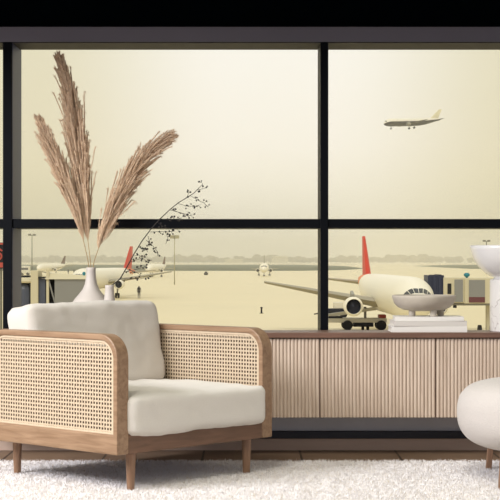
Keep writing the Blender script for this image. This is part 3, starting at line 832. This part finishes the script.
for x_ in (-.55, .55):
    for y_ in (-.6, .6):
        q = MB(); q.tube([(x_, y_-.1, .3), (x_, y_+.1, .3)], .3, 16); q.build('wheel', M['dark'], cart)
D = 520.0
def van(px, label, D=520., w=10, h=3.0, name='van', mat='vehicle'):
    v = thing(name, label, 'van', (PX(px, D), D, GZ), 0, 'apron vehicles')
    L_ = w*D/F
    q = MB(); q.box(-L_/2, L_/2, -1, 1, .5, h); q.build('body', M[mat], v, bevel=.2)
    q = MB(); q.box(-L_/2+.5, L_/2-.5, -1.03, -.95, h*.58, h*.82); q.build('side_window', M['cockpit'], v)
    for x_ in (-L_*.3, L_*.3):
        for y_ in (-.9, .9):
            q = MB(); q.tube([(x_, y_-.12, .45), (x_, y_+.12, .45)], .45, 12); q.build('wheel', M['dark'], v)
    return v
van(25, 'small white van parked on the apron at the far left of the window')
van(206, 'tiny dark cart far off on the empty tarmac', 520., 2.6, 1.2, 'tug', 'slate')
D = 148.
q = MB(); q.lathe([(0, 0), (.2, 0), (.2, .04), (.09, .05), (.07, .45), (.11, .48), (.11, .58), (0, .62)], 16)
tag(q.build('marker_post', M['dark'], None, smooth=False, loc=(PX(261.5, D), D, GZ)), 'small dark marker post standing alone on the tarmac below the taxiing jet', 'bollard')
# lamp posts
def lamp(px, top, d, label, mat, arms=2, w=.22, hw=2.6):
    z1 = PZ(top, d)-GZ
    t = thing('lamp_post', label, 'lamp post', (PX(px, d), d, GZ), 0, 'apron lamp posts')
    q = MB(); q.tube([(0, 0, 0), (0, 0, z1)], [w, w*.6], 8); q.build('pole', mat, t, smooth=True)
    q = MB()
    q.box(-hw/2, hw/2, -.12, .12, z1-.12, z1+.12); q.build('crossbar', mat, t)
    for s in (-1, 1):
        q = MB(); q.box(s*hw*.42-.5, s*hw*.42+.5, -.4, .4, z1-.1, z1+.55); q.build('lamp_head', mat, t)
lamp(32, 235.5, 560, 'tall grey double headed lamp post left of the pampas grass', M['post'], w=.2, hw=1.9)
lamp(174.5, 238, 320, 'slender pale lamp post on the tarmac right of the berry branch', M['postpale'], w=.11, hw=1.0)
lamp(486.5, 241.5, 560, 'lamp post mostly hidden behind the white pedestal bowl', M['post'], w=.28, hw=1.9)

# sign seen through the left window
D = 60.
sg = thing('roof_sign', 'dark outdoor sign board with red marks cut by the left window frame', 'sign', (PX(-8, D), D, GZ), 0)
l = sg.location
rel(sg, 'sign_board', M['dark'], -19, 3.2, 242.5, 268.5, D, D+.25)
q = MB()
def mark(px0, px1, py0, py1):
    q.box(PX(px0, D)-l.x, PX(px1, D)-l.x, D-.05-l.y, D+.0-l.y, PZ(py1, D)-l.z, PZ(py0, D)-l.z)
mark(-16, 3, 243, 244.6); mark(-16, 3, 262.5, 267.5)
q.bar((PX(-4, D)-l.x, D-.02-l.y, PZ(246, D)-l.z), (PX(2.2, D)-l.x, D-.02-l.y, PZ(251, D)-l.z), .05, .06)
ringp = [(PX(-2+3.6*math.cos(a), D)-l.x, D-.02-l.y, PZ(256.3+3.4*math.sin(a), D)-l.z) for a in [2*PI*k/20 for k in range(21)]]
q.tube(ringp, .035, 6, cap=False)
q.build('red_marks', M['signred'], sg)
for pxx in (-16, 0):
    rel(sg, 'support_leg', M['post'], pxx, pxx+1.6, 268.5, HOR+5*F/D, D+.05, D+.2)

# ------------------------------------------------------------------ people
def person(name, loc, rz, label, group, h=1.75):
    t = tag(link(name, None), label, 'person', group); t.location = loc; t.rotation_euler = (0, 0, rz); t.scale = (h/1.75,)*3
    J = {'pelvis': ((0, 0, .95), .14), 'waist': ((0, .01, 1.12), .125), 'chest': ((0, .01, 1.32), .155), 'neck': ((0, 0, 1.48), .06), 'head': ((0, -.01, 1.58), .085), 'top': ((0, -.01, 1.69), .07),
         'shl': ((-.17, 0, 1.41), .065), 'ell': ((-.24, .02, 1.14), .05), 'wrl': ((-.24, -.08, .90), .035), 'hal': ((-.235, -.12, .82), .035),
         'shr': ((.17, 0, 1.41), .065), 'elr': ((.25, .02, 1.14), .05), 'wrr': ((.24, -.06, .90), .035), 'har': ((.235, -.09, .82), .035),
         'hil': ((-.1, 0, .88), .10), 'knl': ((-.11, -.03, .50), .068), 'anl': ((-.11, .02, .10), .045), 'tol': ((-.12, -.13, .04), .04),
         'hir': ((.1, 0, .88), .10), 'knr': ((.11, -.02, .50), .068), 'anr': ((.12, .05, .10), .045), 'tor': ((.13, -.10, .04), .04)}
    E = [('pelvis','waist'),('waist','chest'),('chest','neck'),('neck','head'),('head','top'),('chest','shl'),('shl','ell'),('ell','wrl'),('wrl','hal'),('chest','shr'),('shr','elr'),('elr','wrr'),('wrr','har'),
         ('pelvis','hil'),('hil','knl'),('knl','anl'),('anl','tol'),('pelvis','hir'),('hir','knr'),('knr','anr'),('anr','tor')]
    ks = list(J); me = bpy.data.meshes.new('body'); me.from_pydata([J[k][0] for k in ks], [(ks.index(a), ks.index(b2)) for a, b2 in E], [])
    o = link('body', me, M['cloth'], t); o.modifiers.new('skin', 'SKIN'); sub = o.modifiers.new('sub', 'SUBSURF'); sub.levels = 1; sub.render_levels = 1
    for i, k in enumerate(ks):
        sv = me.skin_vertices[0].data[i]; sv.radius = (J[k][1],)*2; sv.use_root = (k == 'pelvis')
    return t
D = 205.
person('person', (PX(139, D), D, GZ), .3, 'person in dark clothes standing upright beside the engine of the parked airliner', 'people on the apron', 1.72)
person('person', (PX(68.3, 560), 560, GZ), .3, 'far tiny person in dark clothes on the apron, left one of two by the vase', 'people on the apron', 1.8)
person('person', (PX(74, 560), 560, GZ), -.5, 'far tiny person in dark clothes on the apron, nearest the vase neck of two', 'people on the apron', 1.8)

# ------------------------------------------------------------------ world, lights, camera
w = bpy.data.worlds.new('sky'); bpy.context.scene.world = w; w.use_nodes = True
nt = w.node_tree; bg = nt.nodes['Background']
geo = nt.nodes.new('ShaderNodeTexCoord'); sep = nt.nodes.new('ShaderNodeSeparateXYZ')
L = nt.links.new
L(geo.outputs['Generated'], sep.inputs[0])
ramp = nt.nodes.new('ShaderNodeValToRGB'); mr_ = nt.nodes.new('ShaderNodeMapRange')
mr_.inputs['From Min'].default_value = 0; mr_.inputs['From Max'].default_value = .16
L(sep.outputs['Z'], mr_.inputs['Value']); L(mr_.outputs['Result'], ramp.inputs['Fac'])
e = ramp.color_ramp.elements
e[0].position = 0; e[0].color = lin((243, 235, 208)); e[1].position = 1; e[1].color = lin((253, 250, 240))
x_ = e.new(.45); x_.color = lin((253, 247, 233))
# sky is brightest a little right of the view axis and yellows away from it
mb = nt.nodes.new('ShaderNodeMapRange'); ab = nt.nodes.new('ShaderNodeMath'); ab.operation = 'SUBTRACT'; ab.inputs[1].default_value = .018
ab2 = nt.nodes.new('ShaderNodeMath'); ab2.operation = 'ABSOLUTE'
L(sep.outputs['X'], ab.inputs[0]); L(ab.outputs[0], ab2.inputs[0]); L(ab2.outputs[0], mb.inputs['Value'])
mb.inputs['From Min'].default_value = .03; mb.inputs['From Max'].default_value = .155; mb.interpolation_type = 'SMOOTHSTEP'
mx = nt.nodes.new('ShaderNodeMix'); mx.data_type = 'RGBA'; mx.blend_type = 'MULTIPLY'
mx.inputs['B'].default_value = (.80, .77, .62, 1)
L(mb.outputs['Result'], mx.inputs['Factor']); L(ramp.outputs['Color'], mx.inputs['A'])
my = nt.nodes.new('ShaderNodeMapRange'); my.inputs['From Min'].default_value = .3; my.inputs['From Max'].default_value = 0
L(sep.outputs['Y'], my.inputs['Value'])
m2 = nt.nodes.new('ShaderNodeMix'); m2.data_type = 'RGBA'; m2.inputs['B'].default_value = (.41, .41, .45, 1)
mz = nt.nodes.new('ShaderNodeMapRange'); mz.inputs['From Min'].default_value = .65; mz.inputs['From Max'].default_value = .25
L(sep.outputs['Z'], mz.inputs['Value']); mm = nt.nodes.new('ShaderNodeMath'); mm.operation = 'MULTIPLY'
L(my.outputs['Result'], mm.inputs[0]); L(mz.outputs['Result'], mm.inputs[1]); L(mm.outputs[0], m2.inputs['Factor']); L(mx.outputs['Result'], m2.inputs['A'])
L(m2.outputs['Result'], bg.inputs['Color']); bg.inputs['Strength'].default_value = 1.0

ld_ = bpy.data.lights.new('key_light', 'AREA'); ld_.shape = 'RECTANGLE'; ld_.size = 2.0; ld_.size_y = 1.6; ld_.energy = 325  # key light added out of view at the left; no window there
ld_.color = (1, .99, 1)
lo = bpy.data.objects.new('key_light', ld_); C.objects.link(lo); lo.location = (-4.4, 4.6, 3.3)
lo.rotation_euler = (Vector((.1, 7.4, .4))-lo.location).to_track_quat('-Z', 'Y').to_euler()
sd = bpy.data.lights.new('hazy_sun', 'SUN'); sd.energy = 1.1; sd.angle = math.radians(20); sd.color = (1, .95, .82)
so = bpy.data.objects.new('hazy_sun', sd); C.objects.link(so); so.location = (0, 60, 80)
so.rotation_euler = Vector((.25, .75, -.95)).to_track_quat('-Z', 'Y').to_euler()

cam = bpy.data.cameras.new('camera'); cam.lens = F/500*36; cam.sensor_width = 36; cam.shift_y = (HOR-250)/500
cam.clip_end = 6000; cam.clip_start = .1
co_ = bpy.data.objects.new('camera', cam); C.objects.link(co_); co_.location = (0, 0, CAMZ); co_.rotation_euler = (PI/2, 0, 0)
S = bpy.context.scene; S.camera = co_
S.view_settings.view_transform = 'Standard'; S.view_settings.look = 'None'; S.view_settings.gamma = 1
S.view_settings.use_curve_mapping = False; S.view_settings.exposure = 0
S.cycles.volume_bounces = 2; S.cycles.max_bounces = 10; S.cycles.transparent_max_bounces = 16
